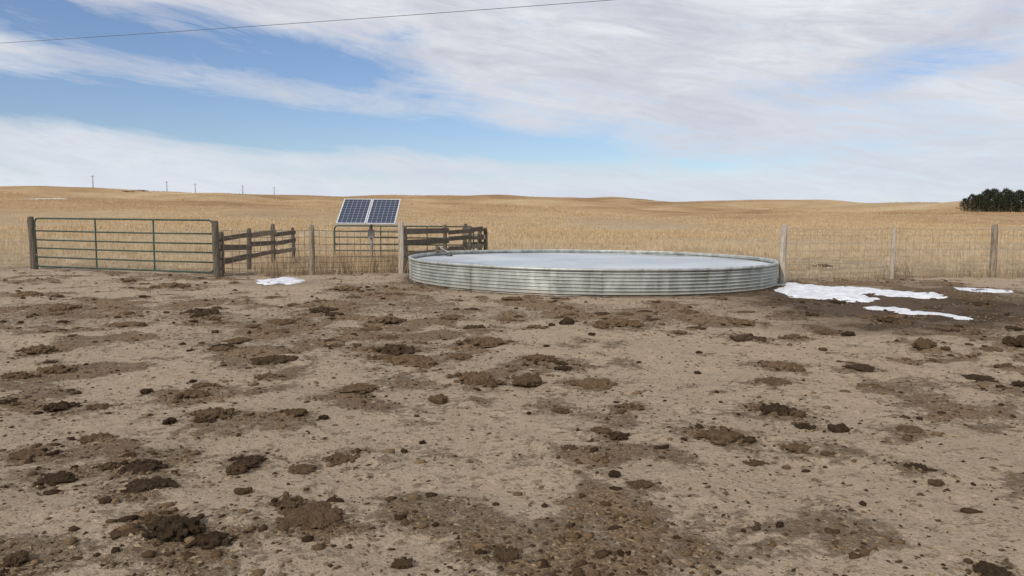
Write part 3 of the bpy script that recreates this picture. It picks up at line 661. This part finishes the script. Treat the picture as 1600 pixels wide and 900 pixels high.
k=rng.random(n)<sstep(0.3,0.66,fbm(xx*0.06,yy*0.04,54,4)); xx=xx[k];yy=yy[k]
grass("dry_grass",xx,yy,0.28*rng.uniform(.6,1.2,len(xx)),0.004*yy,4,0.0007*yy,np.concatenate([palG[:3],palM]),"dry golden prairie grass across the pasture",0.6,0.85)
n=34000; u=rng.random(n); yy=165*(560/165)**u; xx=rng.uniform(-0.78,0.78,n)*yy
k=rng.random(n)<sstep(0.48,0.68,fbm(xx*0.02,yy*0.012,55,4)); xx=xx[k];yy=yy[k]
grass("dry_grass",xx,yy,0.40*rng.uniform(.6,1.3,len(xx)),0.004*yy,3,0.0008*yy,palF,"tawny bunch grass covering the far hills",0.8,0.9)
Wx=[];Wy=[]
for (px,D) in [(200,470),(222,480),(250,500),(835,420),(1410,430),(675,400)]:
    xx_,yy_=dirp(px,D); Wx.append(xx_+rng.normal(0,2.2,26)); Wy.append(yy_+rng.normal(0,2,26))
wx=np.concatenate(Wx);wy=np.concatenate(Wy)
s_=grass("low_shrubs",wx,wy,np.full(len(wx),.8),np.full(len(wx),.5),5,np.full(len(wx),.3),np.array([(0.16,0.105,0.06),(0.20,0.13,0.08),(0.11,0.075,0.045)]),"low dark leafless shrubs dotting the far hills",0.6); s_["category"]="shrubs"
Wx=[];Wy=[];Wh=[]
def band(x0,y0,x1,y1,wd,n,h0,h1):
    t=rng.random(n); Wx.append(x0+(x1-x0)*t+rng.normal(0,wd,n)); Wy.append(y0+(y1-y0)*t+rng.normal(0,wd,n)); Wh.append(h0+(h1-h0)*rng.random(n)**1.6)
band(pB[0]+1,pB[1]+.4,pC[0],pC[1]+.2,0.2,60,.25,.75); band(pC[0],pC[1]+.25,pD[0],pD[1]+.2,0.25,130,.3,.9)
n=260; Wx.append(rng.uniform(-7,-2.6,n)); Wy.append(rng.uniform(20.6,26.4,n)); Wh.append(rng.uniform(.2,.65,n))
band(-1.6,24.5,7.5,24.3,0.5,420,.2,.55); band(6.3,22.8,8.5,23.5,0.8,140,.2,.6)
band(pF[0]-.5,pF[1]+.1,pG[0],pG[1]+.1,0.15,90,.2,.7); band(pE[0]+.2,pE[1]+.2,pF[0],pF[1]+.1,0.12,40,.15,.45); band(pG[0],pG[1],pH[0],pH[1],0.2,70,.2,.7)
band(-2.6,20.6,-0.9,26,0.25,80,.25,.7); band(-13,21.6,-7.5,20.6,0.5,120,.06,.2)
wx=np.concatenate(Wx);wy=np.concatenate(Wy);wh=np.concatenate(Wh); k=okp(wx,wy); wx,wy,wh=wx[k],wy[k],wh[k]
palW=np.array([(0.30,0.205,0.125),(0.40,0.295,0.18),(0.22,0.145,0.09),(0.48,0.37,0.24)])
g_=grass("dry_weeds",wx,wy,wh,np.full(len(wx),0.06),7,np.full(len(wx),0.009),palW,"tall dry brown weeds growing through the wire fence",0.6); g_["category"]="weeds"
# ------------------------------------------------------------------ cedar trees
m_leaf,nt,b=new_mat("cedar_foliage",0.9,0,0.1); a=N(nt,'ShaderNodeAttribute'); a.attribute_name='tint'; nt.links.new(a.outputs['Color'],b.inputs['Base Color'])
def crown(seed,h,w):
    r=np.random.default_rng(seed); ncl=260; t=r.random(ncl)**0.8; zc=0.25+t*(h-0.35)
    lob=1+0.35*(vnoise(t*6,r.random(ncl)*3,seed)-0.5)
    R=w/2*lob*np.clip((1-t)**0.5*1.1,0.05,1)*np.clip(0.7+t*4,0,1); q=r.uniform(0,6.28,ncl); rr=R*np.sqrt(r.random(ncl)*0.7+0.3)
    bump_=1+0.3*np.sin(q*3+seed); cx=rr*np.cos(q)*bump_; cy=rr*np.sin(q)*bump_
    m=13; tot=ncl*m; sz=0.34
    px=np.repeat(cx,m)+r.normal(0,.28,tot); py=np.repeat(cy,m)+r.normal(0,.28,tot); pz=np.repeat(zc,m)+r.normal(0,.25,tot)
    A_=r.normal(0,sz*.5,(tot,3)); B_=r.normal(0,sz*.5,(tot,3)); A_[:,2]+=0.1
    P=np.stack([px,py,np.maximum(pz,0.1)],1); V=np.stack([P,P+A_,P+B_],1).reshape(-1,3); Fc=np.arange(3*tot).reshape(-1,3)
    sh=np.repeat(r.uniform(.5,1.7,ncl),m)*r.uniform(.7,1.2,tot); C=np.repeat(np.array([[0.034,0.037,0.021]])*sh[:,None],3,0)
    return V,Fc,C
CM=[]
for i in range(4):
    V,Fc,C=crown(100+i,7.0,6.8); ob=np_mesh("crown",V,Fc,m_leaf,{'tint':C})
    mb=MB(); mb.tube([(0,0,-0.5),(0.05,0,2),(0.1,0.05,4.5),(0.05,0,6.2)],[0.2,0.16,0.09,0.02],7)
    for j in range(7):
        q=j*2.4; zz0=0.8+j*0.7; mb.tube([(0.05,0,zz0),(1.3*math.cos(q)*(1-j/9),1.3*math.sin(q)*(1-j/9),zz0+0.7)],[0.06,0.015],5)
    tr=mb.build("trunk",m_dark); CM.append((ob.data,tr.data)); bpy.data.objects.remove(ob); bpy.data.objects.remove(tr)
def elev_row(x_,y_,z_):
    v=Vector((x_,y_,z_-CAMH)); return 450-F*v.dot(up)/v.dot(fw)
# the grove stands on the near face of the pasture slope (nearest depth that reaches it)
rows={D:elev_row(*dirp(1550,D),g1z(*dirp(1550,D))) for D in range(150,430,5)}
cand=[D for D in sorted(rows) if rows[D]<=331.5]
bestD=cand[0] if cand else min(rows,key=lambda D:rows[D])
print("grove",bestD,rows[bestD])
k_=bestD/300.0
for i,(px,dd,s) in enumerate([(1507,5,.58),(1518,0,.78),(1530,-8,.82),(1541,6,1.0),(1551,-2,1.04),(1560,-10,.86),(1570,4,1.06),(1580,-6,.86),(1590,0,1.0),(1600,-4,.95),(1612,5,.88),(1626,-2,.92),(1524,15,.7),(1546,18,.88),(1575,18,.92)]):
    s*=k_; x_,y_=dirp(px,bestD+dd*k_*0.5); e=empty("cedar_tree",(x_,y_,g1z(x_,y_)),"dark green cedar tree in a dense grove on pasture","tree","cedar trees in the distant grove"); e.scale=(s,s,s); e.rotation_euler=(0,0,i*1.3)
    for nm_,me in zip(("crown","trunk"),CM[i%4]):
        c=bpy.data.objects.new(nm_,me); COL.objects.link(c); c.parent=e
# ------------------------------------------------------------------ light
SUN_EL=34; SD=Vector((-0.55,-0.83,0)).normalized()*math.cos(math.radians(SUN_EL)); SD.z=math.sin(math.radians(SUN_EL))
ld=bpy.data.lights.new("sun",'SUN'); ld.energy=3.0; ld.angle=math.radians(2.5); ld.color=(1.0,0.945,0.86)
lo=bpy.data.objects.new("sun",ld); COL.objects.link(lo); lo.rotation_euler=SD.to_track_quat('Z','Y').to_euler()
w=bpy.data.worlds.new("World"); sc.world=w; w.use_nodes=True; nt=w.node_tree; nt.nodes.clear()
out=N(nt,'ShaderNodeOutputWorld'); sky=N(nt,'ShaderNodeTexSky'); sky.sky_type='NISHITA'; sky.sun_disc=False
sky.sun_elevation=math.radians(SUN_EL); sky.sun_rotation=math.atan2(SD.x,SD.y)%(2*math.pi); sky.air_density=1.0; sky.dust_density=0.4; sky.ozone_density=3.0
bg1=N(nt,'ShaderNodeBackground'); bg1.inputs['Strength'].default_value=0.10
nt.links.new(mixc(nt,1.0,sky.outputs[0],(0.93,0.96,1.1),'MULTIPLY'),bg1.inputs['Color'])
tc=N(nt,'ShaderNodeTexCoord'); s3=N(nt,'ShaderNodeSeparateXYZ'); nt.links.new(tc.outputs['Generated'],s3.inputs[0])
AZ=mth(nt,'ARCTAN2',s3.outputs[0],s3.outputs[1]); EL=mth(nt,'ARCSINE',s3.outputs[2])
cmb=N(nt,'ShaderNodeCombineXYZ'); nt.links.new(AZ,cmb.inputs[0]); nt.links.new(EL,cmb.inputs[1])
def skyang(px,py):
    d=ray(px,py).normalized(); return math.atan2(d.x,d.y),math.asin(d.z)
mpr=mapping(nt,cmb.outputs[0],(1,1,1),(0,0,math.radians(9)))
st=mapping(nt,mpr,(2.4,10,1)); n1=noise_n(nt,st,1.6,8,0.62,0.8); st2=mapping(nt,mpr,(4.5,28,1)); n2_=noise_n(nt,st2,1.7,8,0.68,1.2)
n3=noise_n(nt,mapping(nt,cmb.outputs[0],(2.5,7,1)),1.7,6,0.6,0.5)
tot=None
for (px,py,rx,ry,rot,am) in [(470,98,210,38,7,1.45),(90,160,230,26,4,1.35),(60,22,160,34,10,1.25),(290,22,70,14,6,.35),(340,168,210,30,6,.95),(640,208,200,28,3,1.15),(880,235,190,26,2,1.05),
    (420,228,130,14,2,.6),(1120,258,110,14,0,.8),(1450,108,110,24,-5,.75),(1540,150,120,18,-4,.3),(1400,225,160,14,-2,.3),(700,274,320,10,0,.35),(1300,274,240,10,0,.2),(1000,200,120,16,6,.35),(1150,60,60,12,5,.1)]:
    a0,e0=skyang(px,py); da=mth(nt,'SUBTRACT',AZ,a0); de=mth(nt,'SUBTRACT',EL,e0)
    sl=-math.tan(math.radians(rot)); de2=mth(nt,'SUBTRACT',de,mth(nt,'MULTIPLY',da,sl))
    dd_=mth(nt,'MULTIPLY',de2,F/ry); qy=mth(nt,'MULTIPLY',dd_,dd_); ax_=mth(nt,'MULTIPLY',da,F/rx); qx=mth(nt,'MULTIPLY',ax_,ax_)
    g=mth(nt,'MULTIPLY',mth(nt,'EXPONENT',mth(nt,'MULTIPLY',mth(nt,'ADD',qx,qy),-1.0)),am)
    tot=g if tot is None else mth(nt,'ADD',tot,g)
tot=mth(nt,'MINIMUM',tot,1.15)
clr=mth(nt,'ADD',tot,mth(nt,'MULTIPLY',mth(nt,'SUBTRACT',n1,0.5),1.7)); clr=mth(nt,'ADD',clr,mth(nt,'MULTIPLY',mth(nt,'SUBTRACT',n2_,0.5),1.6))
clear=ramp(nt,clr,[(0.10,0.0),(0.5,0.45),(0.95,0.97)])
ccol=ramp(nt,mth(nt,'ADD',mth(nt,'MULTIPLY',n3,0.55),mth(nt,'MULTIPLY',n2_,0.45)),[(0.36,(0.54,0.56,0.645)),(0.5,(0.66,0.68,0.745)),(0.63,(0.81,0.83,0.87))])
lowh=ramp(nt,EL,[(0.0,1.0),(0.10,0.55),(0.2,0.0)])
ccol=mixc(nt,mth(nt,'MULTIPLY',lowh,0.7),ccol,(0.70,0.77,0.855))
bg2=N(nt,'ShaderNodeBackground'); nt.links.new(ccol,bg2.inputs['Color']); bg2.inputs['Strength'].default_value=1.0
ms=N(nt,'ShaderNodeMixShader'); nt.links.new(clear,ms.inputs[0]); nt.links.new(bg2.outputs[0],ms.inputs[1]); nt.links.new(bg1.outputs[0],ms.inputs[2]); nt.links.new(ms.outputs[0],out.inputs[0])
